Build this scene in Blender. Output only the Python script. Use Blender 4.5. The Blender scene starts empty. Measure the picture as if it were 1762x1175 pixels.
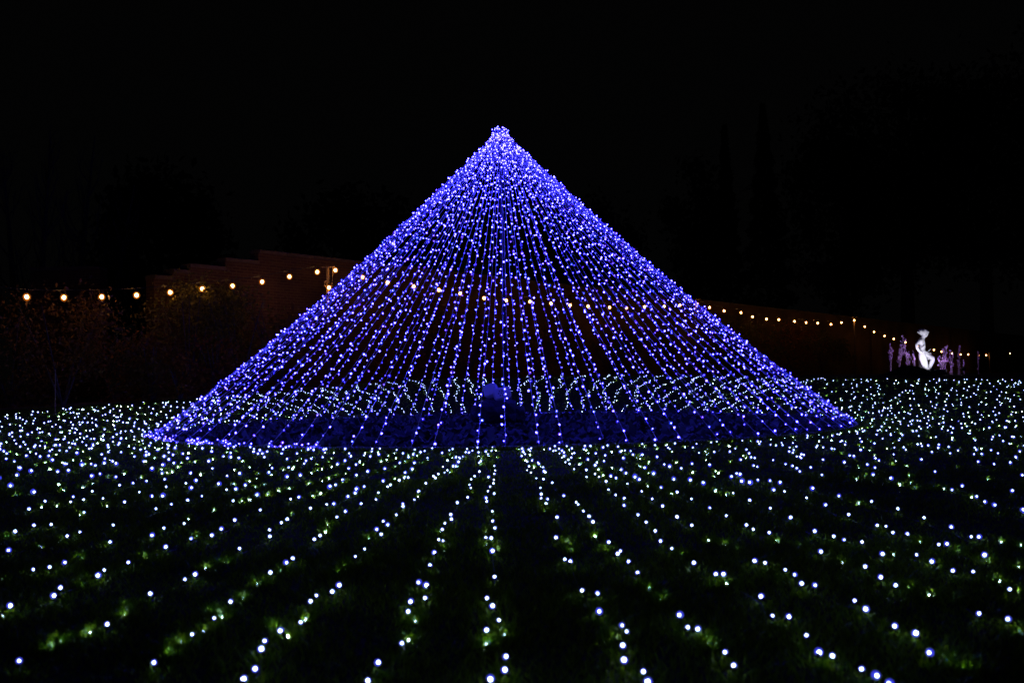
import bpy, bmesh, math, random
import numpy as np
from mathutils import Vector, Matrix, Quaternion

random.seed(7)
rng = np.random.default_rng(7)
scene = bpy.context.scene
COL = scene.collection

# ------------------------------------------------------------------ camera, night sky, exposure
F_PX, CX, CY, W_PX = 1700.0, 881.0, 587.5, 1762.0
CAM_H = 0.69
PITCH = math.atan(66.5 / F_PX)
ROLL = math.radians(1.0)
cF = Vector((0, math.cos(PITCH), math.sin(PITCH)))
u0 = Vector((0, -math.sin(PITCH), math.cos(PITCH)))
r0 = Vector((1, 0, 0))
cR = r0 * math.cos(ROLL) - u0 * math.sin(ROLL)
cU = r0 * math.sin(ROLL) + u0 * math.cos(ROLL)
cam_d = bpy.data.cameras.new('camera')
cam_d.sensor_width = 36.0
cam_d.lens = 36.0 * F_PX / W_PX
cam_d.clip_start = 0.05
cam_d.clip_end = 1500
cam_d.dof.use_dof = True
cam_d.dof.focus_distance = 12.5
cam_d.dof.aperture_fstop = 4.5
cam = bpy.data.objects.new('camera', cam_d)
COL.objects.link(cam)
m4 = Matrix.Identity(4)
for i in range(3):
    m4[i][0] = cR[i]; m4[i][1] = cU[i]; m4[i][2] = -cF[i]
m4[2][3] = CAM_H
cam.matrix_world = m4
scene.camera = cam

world = bpy.data.worlds.new('World')
scene.world = world
world.use_nodes = True
wn = world.node_tree.nodes
bg = wn.get('Background') or wn.new('ShaderNodeBackground')
bg.inputs[0].default_value = (0.95, 0.97, 1.0, 1)
bg.inputs[1].default_value = 0.0008          # overcast night sky, almost black

scene.view_settings.view_transform = 'Standard'
scene.view_settings.look = 'None'
scene.view_settings.exposure = 0
scene.view_settings.gamma = 1
cy = scene.cycles
cy.use_denoising = True
cy.use_light_tree = True
cy.max_bounces = 5
cy.diffuse_bounces = 2
cy.glossy_bounces = 2
cy.transparent_max_bounces = 24
cy.sample_clamp_indirect = 3.0

# ------------------------------------------------------------------ projection helpers
def ray(px, py):
    return cR * ((px - CX) / F_PX) + cU * (-(py - CY) / F_PX) + cF
def at_z(px, py, z=0.0):                 # where the sight line meets a level at height z
    d = ray(px, py); t = (z - CAM_H) / d.z
    return Vector((d.x * t, d.y * t, z))
def at_y(px, py, Y):                     # where it meets the distance Y
    d = ray(px, py); t = Y / d.y
    return Vector((d.x * t, Y, CAM_H + d.z * t))

# ------------------------------------------------------------------ terrain
BX, BY, BR = -0.12, 14.9, 5.0            # centre and radius of the round bed
def sstep(a, b, x):
    t = np.clip((x - a) / (b - a), 0, 1)
    return t * t * (3 - 2 * t)
KEYS = [(-180, 0.0, 4), (-120, .0, 4), (-95, .14, 3.6), (-70, .25, 3.4), (-40, .47, 2.9), (-15, .72, 2.6), (15, .75, 2.6),
        (40, .63, 3.4), (65, .50, 4.6), (90, .35, 5.2), (115, .12, 5.0), (135, 0.0, 4.5), (180, 0.0, 4)]
KA = np.array([k[0] for k in KEYS], float); KC = np.array([k[1] for k in KEYS]); KW = np.array([k[2] for k in KEYS], float)
def crest(x, y):
    a = np.degrees(np.arctan2(np.asarray(x) - BX, np.asarray(y) - BY))
    return np.interp(a, KA, KC), np.interp(a, KA, KW)
def height(x, y):
    x = np.asarray(x, float); y = np.asarray(y, float)
    c, w = crest(x, y)
    r = np.hypot(x - BX, y - BY)
    s = np.clip((r - BR - 0.15) / w, 0, 1)
    s = s + 0.0 * r
    far = sstep(30, 90, r)
    return c * (1 - (1 - s) ** 1.6) * (1 - far) + 0.6 * far
def hz(x, y):
    return float(height(x, y))

# ------------------------------------------------------------------ materials
def mat(name):
    m = bpy.data.materials.new(name); m.use_nodes = True
    nt = m.node_tree
    return m, nt, nt.nodes, nt.links, nt.nodes['Principled BSDF']
def noisy(name, c1, c2, scale=5.0, rough=0.8, bump=0.0, detail=4, metallic=0.0, bscale=None, dist=0.02):
    m, nt, N, L, P = mat(name)
    tc = N.new('ShaderNodeTexCoord')
    nz = N.new('ShaderNodeTexNoise'); nz.inputs['Scale'].default_value = scale; nz.inputs['Detail'].default_value = detail
    cr = N.new('ShaderNodeValToRGB')
    cr.color_ramp.elements[0].position = .3; cr.color_ramp.elements[1].position = .7
    cr.color_ramp.elements[0].color = (*c1, 1); cr.color_ramp.elements[1].color = (*c2, 1)
    L.new(tc.outputs['Object'], nz.inputs['Vector']); L.new(nz.outputs['Fac'], cr.inputs['Fac'])
    L.new(cr.outputs['Color'], P.inputs['Base Color'])
    P.inputs['Roughness'].default_value = rough; P.inputs['Metallic'].default_value = metallic
    if bump:
        n2 = N.new('ShaderNodeTexNoise'); n2.inputs['Scale'].default_value = bscale or scale * 4; n2.inputs['Detail'].default_value = 5
        b = N.new('ShaderNodeBump'); b.inputs['Strength'].default_value = bump; b.inputs['Distance'].default_value = dist
        L.new(tc.outputs['Object'], n2.inputs['Vector']); L.new(n2.outputs['Fac'], b.inputs['Height'])
        L.new(b.outputs['Normal'], P.inputs['Normal'])
    return m
def leafy(name, c1, c2, rough=0.6, trans=0.25):
    m, nt, N, L, P = mat(name)
    gi = N.new('ShaderNodeNewGeometry'); cr = N.new('ShaderNodeValToRGB')
    cr.color_ramp.elements[0].color = (*c1, 1); cr.color_ramp.elements[1].color = (*c2, 1)
    L.new(gi.outputs['Random Per Island'], cr.inputs['Fac'])
    L.new(cr.outputs['Color'], P.inputs['Base Color']); P.inputs['Roughness'].default_value = rough
    tr = N.new('ShaderNodeBsdfTranslucent'); mx = N.new('ShaderNodeMixShader'); mx.inputs[0].default_value = trans
    L.new(cr.outputs['Color'], tr.inputs['Color']); L.new(P.outputs[0], mx.inputs[1]); L.new(tr.outputs[0], mx.inputs[2])
    L.new(mx.outputs[0], N['Material Output'].inputs['Surface'])
    return m
def emit(name, col, s, sample='AUTO'):
    m = bpy.data.materials.new(name); m.use_nodes = True
    N = m.node_tree.nodes; N.clear()
    e = N.new('ShaderNodeEmission'); e.inputs[0].default_value = (*col, 1); e.inputs[1].default_value = s
    o = N.new('ShaderNodeOutputMaterial'); m.node_tree.links.new(e.outputs[0], o.inputs['Surface'])
    m.cycles.emission_sampling = sample
    return m
def globe(name, col, s, clear):           # milky cap round the bulb core, its glow painted in as lens halo
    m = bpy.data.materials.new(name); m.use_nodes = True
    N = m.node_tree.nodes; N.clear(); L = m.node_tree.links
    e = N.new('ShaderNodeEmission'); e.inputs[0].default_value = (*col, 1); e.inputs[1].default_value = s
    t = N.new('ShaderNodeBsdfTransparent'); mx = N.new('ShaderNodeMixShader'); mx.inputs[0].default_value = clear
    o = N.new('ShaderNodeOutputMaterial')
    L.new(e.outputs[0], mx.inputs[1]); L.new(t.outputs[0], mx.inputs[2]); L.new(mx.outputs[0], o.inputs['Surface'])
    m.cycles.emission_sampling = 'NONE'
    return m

M = {}
M['blue_core'] = emit('blue_diode', (0.033, 0.029, 1.0), 125)
M['blue_halo_cap'] = globe('blue_bulb_halo', (0.030, 0.018, 1.0), 0.62, 0.5)
M['azure_halo_cap'] = globe('azure_bulb_halo', (0.02, 0.09, 1.0), 0.62, 0.5)
M['violet_halo_cap'] = globe('violet_bulb_halo', (0.15, 0.02, 1.0), 0.65, 0.5)
M['white_core'] = emit('cool_white_diode', (0.60, 0.80, 1.0), 26)
M['dim_core'] = emit('buried_white_diode', (0.62, 0.85, 1.0), 125)
M['white_halo_cap'] = globe('cool_white_bulb_halo', (0.07, 0.08, 1.0), 0.85, 0.45)
M['warm_core'] = emit('warm_filament', (1.0, 0.47, 0.14), 48)
M['warm_halo_cap'] = globe('warm_bulb_halo', (1.0, 0.25, 0.025), 0.62, 0.6)  # orange halo round the filament, painted as a glow of the glass
M['wire'] = noisy('clear_wire', (.75, .75, .78), (.85, .85, .88), 30, .35)
M['dark_wire'] = noisy('green_rubber_cable', (.012, .016, .006), (.02, .026, .010), 40, .5)
M['metal'] = noisy('grey_painted_steel', (.20, .20, .21), (.28, .28, .29), 12, .45, .1, metallic=.3)
M['black'] = noisy('black_plastic', (.015, .015, .016), (.03, .03, .03), 20, .5, .1)
M['timber'] = noisy('weathered_timber', (.22, .14, .07), (.34, .22, .11), 14, .8, .4)
M['soil'] = noisy('lawn_soil', (.008, .009, .003), (.02, .024, .006), 3, .95, .6, bscale=40)
M['bed'] = noisy('bark_mulch_soil', (.004, .004, .004), (.016, .018, .014), 12, .95, .8, bscale=45, dist=.03)
M['chip'] = leafy('bark_chip', (.003, .005, .003), (.17, .22, .14), .75, 0.0)
M['grass'] = leafy('grass_blade', (.06, .18, .003), (.30, .46, .006), .5, .4)
M['path'] = noisy('gravel_path', (.16, .12, .09), (.26, .2, .15), 9, .95, .6, bscale=60)
M['bark'] = noisy('tree_bark', (.07, .055, .04), (.15, .12, .09), 8, .9, .6)
M['leaf_dark'] = leafy('evergreen_leaf', (.012, .022, .008), (.03, .045, .014))
M['leaf_olive'] = leafy('olive_leaf', (.09, .085, .008), (.24, .20, .016))
M['leaf_rust'] = leafy('rusty_leaf', (.20, .06, .006), (.42, .15, .012))
M['leaf_brown'] = leafy('brown_leaf', (.14, .065, .008), (.26, .14, .016))
M['box'] = noisy('white_box_plastic', (.82, .82, .84), (.9, .9, .9), 6, .45, .15, bscale=30, dist=.004)
M['rosette'] = noisy('rosette_print', (.18, .18, .20), (.28, .28, .30), 20, .6)
M['rock'] = noisy('dark_rock', (.02, .02, .022), (.07, .07, .075), 5, .75, .8, bscale=14, dist=.04)
M['statue'] = noisy('pale_weathered_stone', (.52, .52, .54), (.74, .74, .75), 5, .8, .35, bscale=26, dist=.01)
M['flower'] = leafy('dried_flower_head', (.18, .07, .30), (.70, .42, .78), .7, .2)
M['stem'] = noisy('dried_stem', (.10, .06, .12), (.18, .12, .2), 20, .8)
M['glass'] = emit('floodlight_lens', (.85, .8, 1.0), 6)
M['cope'] = noisy('stone_coping', (.12, .08, .028), (.20, .13, .05), 4, .9, .5, bscale=24, dist=.01)
def brick_mat():
    m, nt, N, L, P = mat('old_brickwork')
    uv = N.new('ShaderNodeTexCoord'); mp = N.new('ShaderNodeMapping')
    bt = N.new('ShaderNodeTexBrick')
    bt.inputs['Color1'].default_value = (.15, .055, .013, 1); bt.inputs['Color2'].default_value = (.22, .095, .022, 1)
    bt.inputs['Mortar'].default_value = (.26, .15, .035, 1)
    bt.inputs['Scale'].default_value = 1; bt.inputs['Mortar Size'].default_value = .012
    bt.inputs['Brick Width'].default_value = .23; bt.inputs['Row Height'].default_value = .075
    nz = N.new('ShaderNodeTexNoise'); nz.inputs['Scale'].default_value = .55; nz.inputs['Detail'].default_value = 8
    mx = N.new('ShaderNodeMixRGB'); mx.blend_type = 'MULTIPLY'; mx.inputs[0].default_value = .8
    cr = N.new('ShaderNodeValToRGB'); cr.color_ramp.elements[0].position = .3; cr.color_ramp.elements[1].position = .68
    cr.color_ramp.elements[0].color = (.10, .10, .10, 1); cr.color_ramp.elements[1].color = (1, 1, 1, 1)
    L.new(uv.outputs['UV'], mp.inputs[0]); L.new(mp.outputs[0], bt.inputs['Vector']); L.new(uv.outputs['UV'], nz.inputs['Vector'])
    L.new(nz.outputs['Fac'], cr.inputs[0]); L.new(bt.outputs['Color'], mx.inputs[1]); L.new(cr.outputs[0], mx.inputs[2])
    L.new(mx.outputs[0], P.inputs['Base Color']); P.inputs['Roughness'].default_value = .9
    b = N.new('ShaderNodeBump'); b.inputs['Strength'].default_value = .7; b.inputs['Distance'].default_value = .01; b.invert = True
    L.new(bt.outputs['Fac'], b.inputs['Height']); L.new(b.outputs['Normal'], P.inputs['Normal'])
    return m
M['brick'] = brick_mat()

# ------------------------------------------------------------------ mesh helpers
class MB:
    def __init__(s): s.v = []; s.f = []; s.mi = []
    def add(s, verts, faces, mi=0):
        o = len(s.v); s.v.extend(verts)
        for f in faces: s.f.append(tuple(i + o for i in f)); s.mi.append(mi)
    def box(s, c, h, rot=None, mi=0, bev=0.0):
        c = Vector(c); vs = []
        for x in (-1, 1):
            for y in (-1, 1):
                for z in (-1, 1):
                    p = Vector((x * h[0], y * h[1], z * h[2]))
                    if rot: p = rot @ p
                    vs.append(p + c)
        s.add(vs, [(0, 1, 3, 2), (4, 6, 7, 5), (0, 4, 5, 1), (2, 3, 7, 6), (0, 2, 6, 4), (1, 5, 7, 3)], mi)
    def tube(s, pts, r, n=6, mi=0, cap=True):
        pts = [Vector(p) for p in pts]
        rs = r if isinstance(r, (list, tuple)) else [r] * len(pts)
        rings = []
        for i, p in enumerate(pts):
            d = (pts[min(i + 1, len(pts) - 1)] - pts[max(i - 1, 0)])
            d = d.normalized() if d.length > 1e-9 else Vector((0, 0, 1))
            a = Vector((0, 0, 1)) if abs(d.z) < .9 else Vector((1, 0, 0))
            u = d.cross(a).normalized(); v = d.cross(u)
            rings.append([p + (u * math.cos(2 * math.pi * k / n) + v * math.sin(2 * math.pi * k / n)) * rs[i] for k in range(n)])
        vs = [q for ring in rings for q in ring]; fs = []
        for i in range(len(pts) - 1):
            for k in range(n):
                a = i * n + k; b = i * n + (k + 1) % n
                fs.append((a, b, b + n, a + n))
        if cap:
            fs.append(tuple(range(n))[::-1]); fs.append(tuple((len(pts) - 1) * n + k for k in range(n)))
        s.add(vs, fs, mi)
    def ball(s, c, r, mi=0, sub=1, sc=(1, 1, 1), rot=None):
        V, Fc = ICO[sub]; c = Vector(c); vs = []
        for v in V:
            p = Vector((v[0] * r * sc[0], v[1] * r * sc[1], v[2] * r * sc[2]))
            if rot: p = rot @ p
            vs.append(p + c)
        s.add(vs, Fc, mi)
    def mesh(s, name, mats, smooth=False):
        me = bpy.data.meshes.new(name); me.from_pydata([tuple(v) for v in s.v], [], s.f)
        for m in mats: me.materials.append(m)
        if len(mats) > 1: me.polygons.foreach_set('material_index', s.mi)
        if smooth: me.polygons.foreach_set('use_smooth', [True] * len(me.polygons))
        me.update(); return me
    def build(s, name, mats, parent=None, smooth=False):
        if not isinstance(mats, (list, tuple)): mats = [mats]
        return link(name, s.mesh(name, mats, smooth), parent)
ICO = {}
for sub in (1, 2, 3):
    b = bmesh.new(); bmesh.ops.create_icosphere(b, subdivisions=sub, radius=1.0)
    ICO[sub] = ([tuple(v.co) for v in b.verts], [tuple(v.index for v in f.verts) for f in b.faces]); b.free()
def link(name, data, parent=None):
    o = bpy.data.objects.new(name, data); COL.objects.link(o)
    if parent is not None: o.parent = parent
    return o
def tag(o, label=None, cat=None, group=None, kind=None):
    if label: o['label'] = label
    if cat: o['category'] = cat
    if group: o['group'] = group
    if kind: o['kind'] = kind
    return o
def empty(name, loc, rz=0.0):
    o = bpy.data.objects.new(name, None); COL.objects.link(o)
    o.empty_display_size = .1; o.location = loc; o.rotation_euler = (0, 0, rz); return o
def np_mesh(name, V, Fq, mats, mi=None):
    """V (n,3), Fq (m,k) constant-size faces"""
    me = bpy.data.meshes.new(name); n, k = Fq.shape
    me.vertices.add(len(V)); me.vertices.foreach_set('co', np.ascontiguousarray(V, dtype=np.float32).ravel())
    me.loops.add(n * k); me.loops.foreach_set('vertex_index', np.ascontiguousarray(Fq, dtype=np.int32).ravel())
    me.polygons.add(n); me.polygons.foreach_set('loop_start', np.arange(0, n * k, k, dtype=np.int32))
    if hasattr(me.polygons[0], 'loop_total'):
        try: me.polygons.foreach_set('loop_total', np.full(n, k, dtype=np.int32))
        except Exception: pass
    for m in mats: me.materials.append(m)
    if mi is not None: me.polygons.foreach_set('material_index', mi.astype(np.int32))
    me.update(calc_edges=True); me.validate(); return me

# ------------------------------------------------------------------ ground
radii = [BR + .02, BR + .15, 5.5, 5.9, 6.4, 6.9, 7.4, 7.9, 8.4, 8.9, 9.4, 10, 10.6, 11.3, 12, 13, 14, 15, 17, 20, 24, 30, 40, 55, 75, 100, 200, 600]
NA = 240
gv, gf = [], []
for r in radii:
    for k in range(NA):
        a = 2 * math.pi * k / NA; x = BX + r * math.sin(a); y = BY + r * math.cos(a)
        gv.append((x, y, hz(x, y)))
for i in range(len(radii) - 1):
    for k in range(NA):
        a, b2 = i * NA + k, i * NA + (k + 1) % NA
        gf.append((a, b2, b2 + NA, a + NA)[::-1])
gm = np_mesh('ground', np.array(gv), np.array(gf), [M['soil']])
gm.polygons.foreach_set('use_smooth', [True] * len(gm.polygons))
tag(link('ground', gm), 'dark lawn ground rising to a low bank round the bed', kind='structure')
# round bed: slightly dished disc of soil
bv = [(BX, BY, -.03)]; bf = []
rr = [.8, 1.8, 2.8, 3.8, 4.5, BR + .03]
for i, r in enumerate(rr):
    for k in range(120):
        a = 2 * math.pi * k / 120
        bv.append((BX + r * math.sin(a), BY + r * math.cos(a), -.03 + .02 * math.sin(3 * a + i) * .3 if i < 5 else -.012))
for k in range(120): bf.append((0, 1 + (k + 1) % 120, 1 + k))
me = bpy.data.meshes.new('bed')
for i in range(5):
    for k in range(120):
        a, b2 = 1 + i * 120 + k, 1 + i * 120 + (k + 1) % 120
        bf.append((a, b2, b2 + 120, a + 120))
me.from_pydata(bv, [], bf); me.materials.append(M['bed'])
tag(link('flower_bed', me), 'round bed of dark bark mulch beneath the light cone', kind='structure')
# bark chips (loose, uncountable)
n = 15000
r = BR * np.sqrt(rng.random(n)) * .995; a = rng.random(n) * 2 * np.pi
c = np.stack([BX + r * np.sin(a), BY + r * np.cos(a), -.022 + .035 * rng.random(n)], 1)
L1 = rng.uniform(.03, .085, n); L2 = L1 * rng.uniform(.3, .6, n); th = rng.random(n) * 2 * np.pi
tilt = rng.normal(0, .6, (n, 2))
u = np.stack([np.cos(th), np.sin(th), tilt[:, 0]], 1) * L1[:, None]
v = np.stack([-np.sin(th), np.cos(th), tilt[:, 1]], 1) * L2[:, None]
w = np.array([0, 0, 1.0]) * .006
V = np.concatenate([c - u - v, c + u - v * .8, c + u * .8 + v, c - u * .9 + v, c - u * .8 - v * .6 + w, c + u * .7 - v * .5 + w, c + u * .6 + v * .6 + w, c - u * .6 + v * .7 + w])
idx = np.arange(n)
q = lambda *k: np.stack([idx + j * n for j in k], 1)
Fq = np.concatenate([q(4, 5, 6, 7), q(0, 1, 5, 4), q(1, 2, 6, 5), q(2, 3, 7, 6), q(3, 0, 4, 7)])
tag(link('bark_chips', np_mesh('bark_chips', V, Fq, [M['chip']])), 'loose bark chips covering the round bed', 'bark mulch', kind='stuff')

# ------------------------------------------------------------------ grass blades
def blades(P, hgt, wid):
    n = len(P); th = rng.random(n) * 2 * np.pi; ln = rng.normal(0, .45, (n, 2))
    side = np.stack([np.cos(th), np.sin(th), np.zeros(n)], 1) * wid[:, None]
    lean = np.stack([ln[:, 0], ln[:, 1], np.ones(n)], 1) * hgt[:, None]
    mid = P + lean * .55; tip = P + lean + np.stack([ln[:, 0], ln[:, 1], -.25 * np.ones(n)], 1) * hgt[:, None] * .35
    V = np.concatenate([P - side, P + side, mid + side * .8, mid - side * .8, tip])
    i = np.arange(n)
    T = np.concatenate([np.stack([i, i + n, i + 2 * n], 1), np.stack([i, i + 2 * n, i + 3 * n], 1), np.stack([i + 3 * n, i + 2 * n, i + 4 * n], 1)])
    return V, T
zones = [(1.9, 4.0, 6500, .038, .0022), (4.0, 7.0, 3000, .036, .0030), (7.0, 12.0, 1050, .036, .0045), (12.0, 23.5, 420, .036, .0075)]
Vs, Ts, off = [], [], 0
for y0, y1, den, hg, wd in zones:
    hw = lambda y: .56 * y + .5
    area = (hw(y0) + hw(y1)) * (y1 - y0); n = int(area * den * 1.0)
    y = np.sqrt(rng.uniform(y0 ** 2, y1 ** 2, n)); x = rng.uniform(-1, 1, n) * hw(y)
    r = np.hypot(x - BX, y - BY)
    cr_, w_ = crest(x, y)
    keep = (r > BR + .04) & (r < BR + w_ + 2.5 + 20 * (y < BY - 2))
    x, y = x[keep], y[keep]
    cl = .75 + .35 * np.sin(x * 3.1 + np.sin(y * 2.3) * 2) * np.sin(y * 2.7 + x)
    P = np.stack([x, y, height(x, y) - .003], 1); n = len(P)
    V, T = blades(P, hg * rng.uniform(.55, 1.2, n) * cl, wd * rng.uniform(.7, 1.3, n))
    Vs.append(V); Ts.append(T + off); off += len(V)
# taller untrimmed fringe round the bed
n = 9000
a = rng.random(n) * 2 * np.pi; r = BR + .05 + np.abs(rng.normal(0, .05, n))
P = np.stack([BX + r * np.sin(a), BY + r * np.cos(a), -.005 + 0 * a], 1)
V, T = blades(P, rng.uniform(.03, .075, n), np.full(n, .005)); Vs.append(V); Ts.append(T + off)
tag(link('grass', np_mesh('grass', np.concatenate(Vs), np.concatenate(Ts), [M['grass']])), 'short mown grass of the lawn between the light strings', 'grass', kind='stuff')

# ------------------------------------------------------------------ the cone of blue lights
APEX = at_y(857, 226, BY)
H = APEX.z
cone = empty('light_cone', (BX, BY, 0))
tag(cone, 'tall cone of blue string lights tied from a mast down to the round bed', 'light cone')
mb = MB(); mb.tube([(0, 0, -.05), (0, 0, 2.2), (0, 0, H - .03)], [.034, .030, .026], 12); mb.build('mast', M['black'], cone, True)
mb = MB(); mb.tube([(0, 0, H - .10), (0, 0, H - .04), (0, 0, H)], [.05, .11, .10], 16); mb.build('mast_cap', M['metal'], cone)
mb = MB()
mb.tube([(BR * 1.0 * math.sin(2 * math.pi * k / 144), BR * math.cos(2 * math.pi * k / 144), .022) for k in range(145)], .013, 8, cap=False)
mb.build('anchor_ring', M['wire'], cone, True)

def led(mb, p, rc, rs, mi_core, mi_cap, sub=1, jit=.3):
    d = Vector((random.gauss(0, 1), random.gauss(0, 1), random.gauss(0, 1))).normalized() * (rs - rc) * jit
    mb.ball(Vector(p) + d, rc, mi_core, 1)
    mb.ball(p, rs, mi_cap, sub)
def cone_string(seed, nb_step=.152):
    random.seed(seed)
    base = Vector((0, BR - .01, .03)); top = Vector((0, .05, H - .03))
    L_ = (top - base).length; d = (top - base) / L_
    side = Vector((1, 0, 0)); nrm = side.cross(d)
    cab = MB(); ph = random.random() * 6
    pts = []; N_ = 26
    for i in range(N_ + 1):
        t = i / N_; sag = -.165 * math.sin(math.pi * t) * (1.15 - .3 * t)
        pts.append(base + d * (t * L_) + Vector((0, 0, sag)) + side * (.006 * math.sin(t * 9 + ph)))
    cab.tube(pts, .0034, 4, cap=False)
    # second core of the twisted pair
    cab.tube([p + side * .007 * math.cos(i * 2.3) + nrm * .007 * math.sin(i * 2.3) for i, p in enumerate(pts)], .0026, 3, cap=False)
    bl = MB(); s = random.uniform(.02, .1)
    while s < L_ - .02:
        t = s / L_; c = base + d * s + Vector((0, 0, -.165 * math.sin(math.pi * t) * (1.15 - .3 * t)))
        ang = random.uniform(0, 2 * math.pi); o = random.uniform(.008, .034)
        p = c + side * math.cos(ang) * o + nrm * math.sin(ang) * o
        cab.tube([c, p], .0028, 3, cap=False)
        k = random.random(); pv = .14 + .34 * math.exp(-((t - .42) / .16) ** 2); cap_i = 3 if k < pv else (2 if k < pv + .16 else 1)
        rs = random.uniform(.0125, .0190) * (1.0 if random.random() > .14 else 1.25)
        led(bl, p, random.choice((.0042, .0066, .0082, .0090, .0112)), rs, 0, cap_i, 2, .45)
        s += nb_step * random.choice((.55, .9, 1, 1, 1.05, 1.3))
    return cab.mesh('light_string', [M['wire']]), bl.mesh('bulbs', [M['blue_core'], M['blue_halo_cap'], M['azure_halo_cap'], M['violet_halo_cap']], True)
VAR = [cone_string(100 + i) for i in range(14)]
random.seed(5)
NS = 96
# front strings read from the photo's bed edge, the others paired loosely
for k in range(NS):
    ang = 2 * math.pi * k / NS + random.gauss(0, .007) + (.009 if k % 2 else -.004)
    cab, blb = VAR[(k * 5 + k // 14) % 14]
    o = link('light_string', cab, cone); o.rotation_euler = (0, 0, ang)
    b = link('bulbs', blb, o); b['kind'] = 'stuff'
# slack string lying along the near-left rim, and the bunched tops
random.seed(11)
bl = MB(); cab = MB()
def rim(a, r=BR, z=.035): return Vector((r * math.sin(a), r * math.cos(a), z))
a0, a1 = math.radians(-93), math.radians(-158)
pts = [rim(a0 + (a1 - a0) * i / 60, BR + .03 + .03 * math.sin(i * .9), .04 + .012 * math.sin(i * 1.7)) for i in range(61)]
cab.tube(pts, .006, 5)
for i in range(118):
    t = random.random()
    if random.random() < .45: t = random.choice((.02, .06, .47, .52, .62, .66, .70)) + random.gauss(0, .012)
    t = min(max(t, 0), 1); a = a0 + (a1 - a0) * t
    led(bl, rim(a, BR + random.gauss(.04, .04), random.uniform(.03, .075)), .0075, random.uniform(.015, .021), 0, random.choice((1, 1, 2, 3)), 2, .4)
o = cab.build('slack_cable', M['wire'], cone); b = bl.build('bulbs', [M['blue_core'], M['blue_halo_cap'], M['azure_halo_cap'], M['violet_halo_cap']], o, True); b['kind'] = 'stuff'
bl = MB()
for i in range(120):
    a = random.uniform(0, 6.283); r = .02 + .12 * math.sqrt(random.random()); z = H + random.uniform(-.13, .05)
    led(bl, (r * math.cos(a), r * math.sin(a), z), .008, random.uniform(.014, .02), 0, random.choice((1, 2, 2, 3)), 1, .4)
b = bl.build('crown_bulbs', [M['blue_core'], M['blue_halo_cap'], M['azure_halo_cap'], M['violet_halo_cap']], cone, True); b['kind'] = 'stuff'

# ------------------------------------------------------------------ lawn light strings (foreground: read off the photo, nearest first)
# each entry: x, y [, 1 when the bulb lies deep in the grass]
S = {}
S['M'] = [(33,1136),(85,1112,1),(97,1103,1),(153,1089,1),(184,1073),(214,1059,1),(214,1045,1),(259,1021,0),(318,996,0),(336,987),(354,978,1),(385,967,1),(412,943),(464,922),(464,911),(484,899),(494,893),(504,885,1),(534,874),(562,868)]
S['N'] = [(17,1041),(92,1024),(104,1010),(145,1004,1),(169,989),(179,980),(221,967),(241,959,1),(285,940),(329,926),(338,923,1),(365,920),(381,909),(404,894),(448,877),(500,858)]
S['O'] = [(5,1059,1),(3,999,1),(57,979),(85,975),(111,967),(136,960,1),(190,932),(184,941,1),(262,920),(282,908),(317,900),(324,893,1),(368,878,1),(401,861)]
S['P'] = [(15,946),(69,940,1),(106,930,1),(116,922),(138,915),(195,903),(268,875),(295,867),(323,860),(347,853),(390,842)]
S['Q'] = [(12,922,1),(26,914),(58,903),(88,902),(136,886,1),(145,881),(184,871,1),(214,863),(261,853)]
S['R'] = [(50,875),(72,873,1),(98,870,1),(122,863),(144,859),(177,857),(199,851,1),(240,846),(286,837),(320,831)]
S['T'] = [(27,852,1),(78,862),(126,854),(159,845),(206,834)]
S['A'] = [(265,1139),(293,1121,1),(310,1106,1),(331,1091),(352,1085,1),(368,1063),(364,1053,1),(381,1060,1),(397,1034),(417,1030,1),(443,1003,1),(465,984),(484,983,1),(492,967),(504,960),(541,927),(551,921),(561,915,1),(565,903,1),(580,889),(595,879),(621,866),(647,859),(651,847),(667,837),(672,834),(687,826),(695,822),(702,821),(762,803),(770,792),(778,788,1),(790,787)]
S['B'] = [(420,1167),(439,1150),(449,1116),(456,1102),(494,1095,1),(483,1084),(471,1079,1),(518,1070),(526,1065,1),(534,1034),(545,1024),(572,1017),(583,1006),(580,984,1),(592,975,1),(611,957),(627,944),(656,919),(648,910),(635,925,1),(667,902),(660,896),(682,885),(694,871),(693,866),(713,859),(719,854,1),(720,845),(733,831),(749,822),(746,819),(754,815),(765,813),(770,809)]
S['C'] = [(633,1170),(650,1139),(691,1106),(704,1101,1),(715,1068,1),(702,1051),(707,1034),(732,1028),(733,1006),(721,1001),(740,972),(747,950),(763,944,1),(755,928),(762,930),(757,916,1),(761,910),(766,900),(777,893),(776,885),(787,864),(805,855),(810,847,1),(810,839),(808,834),(811,824),(817,819),(825,811),(824,796)]
S['D'] = [(844,1167),(868,1152),(870,1129),(838,1107,1),(868,1093,1),(837,1083,0),(858,1066),(847,1042),(838,1028),(851,992),(847,947),(854,947,1),(836,939,1),(845,925),(836,925),(838,915,1),(852,908),(848,896),(851,886,1),(847,879),(838,862),(836,856),(850,849),(840,845),(843,837),(849,831),(850,825),(841,820),(851,815),(852,809),(851,801),(845,804,1),(844,797,1),(855,787,1),(840,781)]
S['E'] = [(1115,1172),(1107,1154),(1074,1135),(1072,1110),(1059,1099,1),(1079,1086),(1070,1075),(1031,1051),(1028,1020),(1002,1015),(982,965),(972,962),(980,947,1),(957,924),(975,932,1),(959,889),(940,879,1),(940,866),(942,858),(931,857),(931,850),(930,839),(923,823),(935,824),(914,813),(907,809),(919,804,1),(910,802),(907,794),(901,778)]
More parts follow.
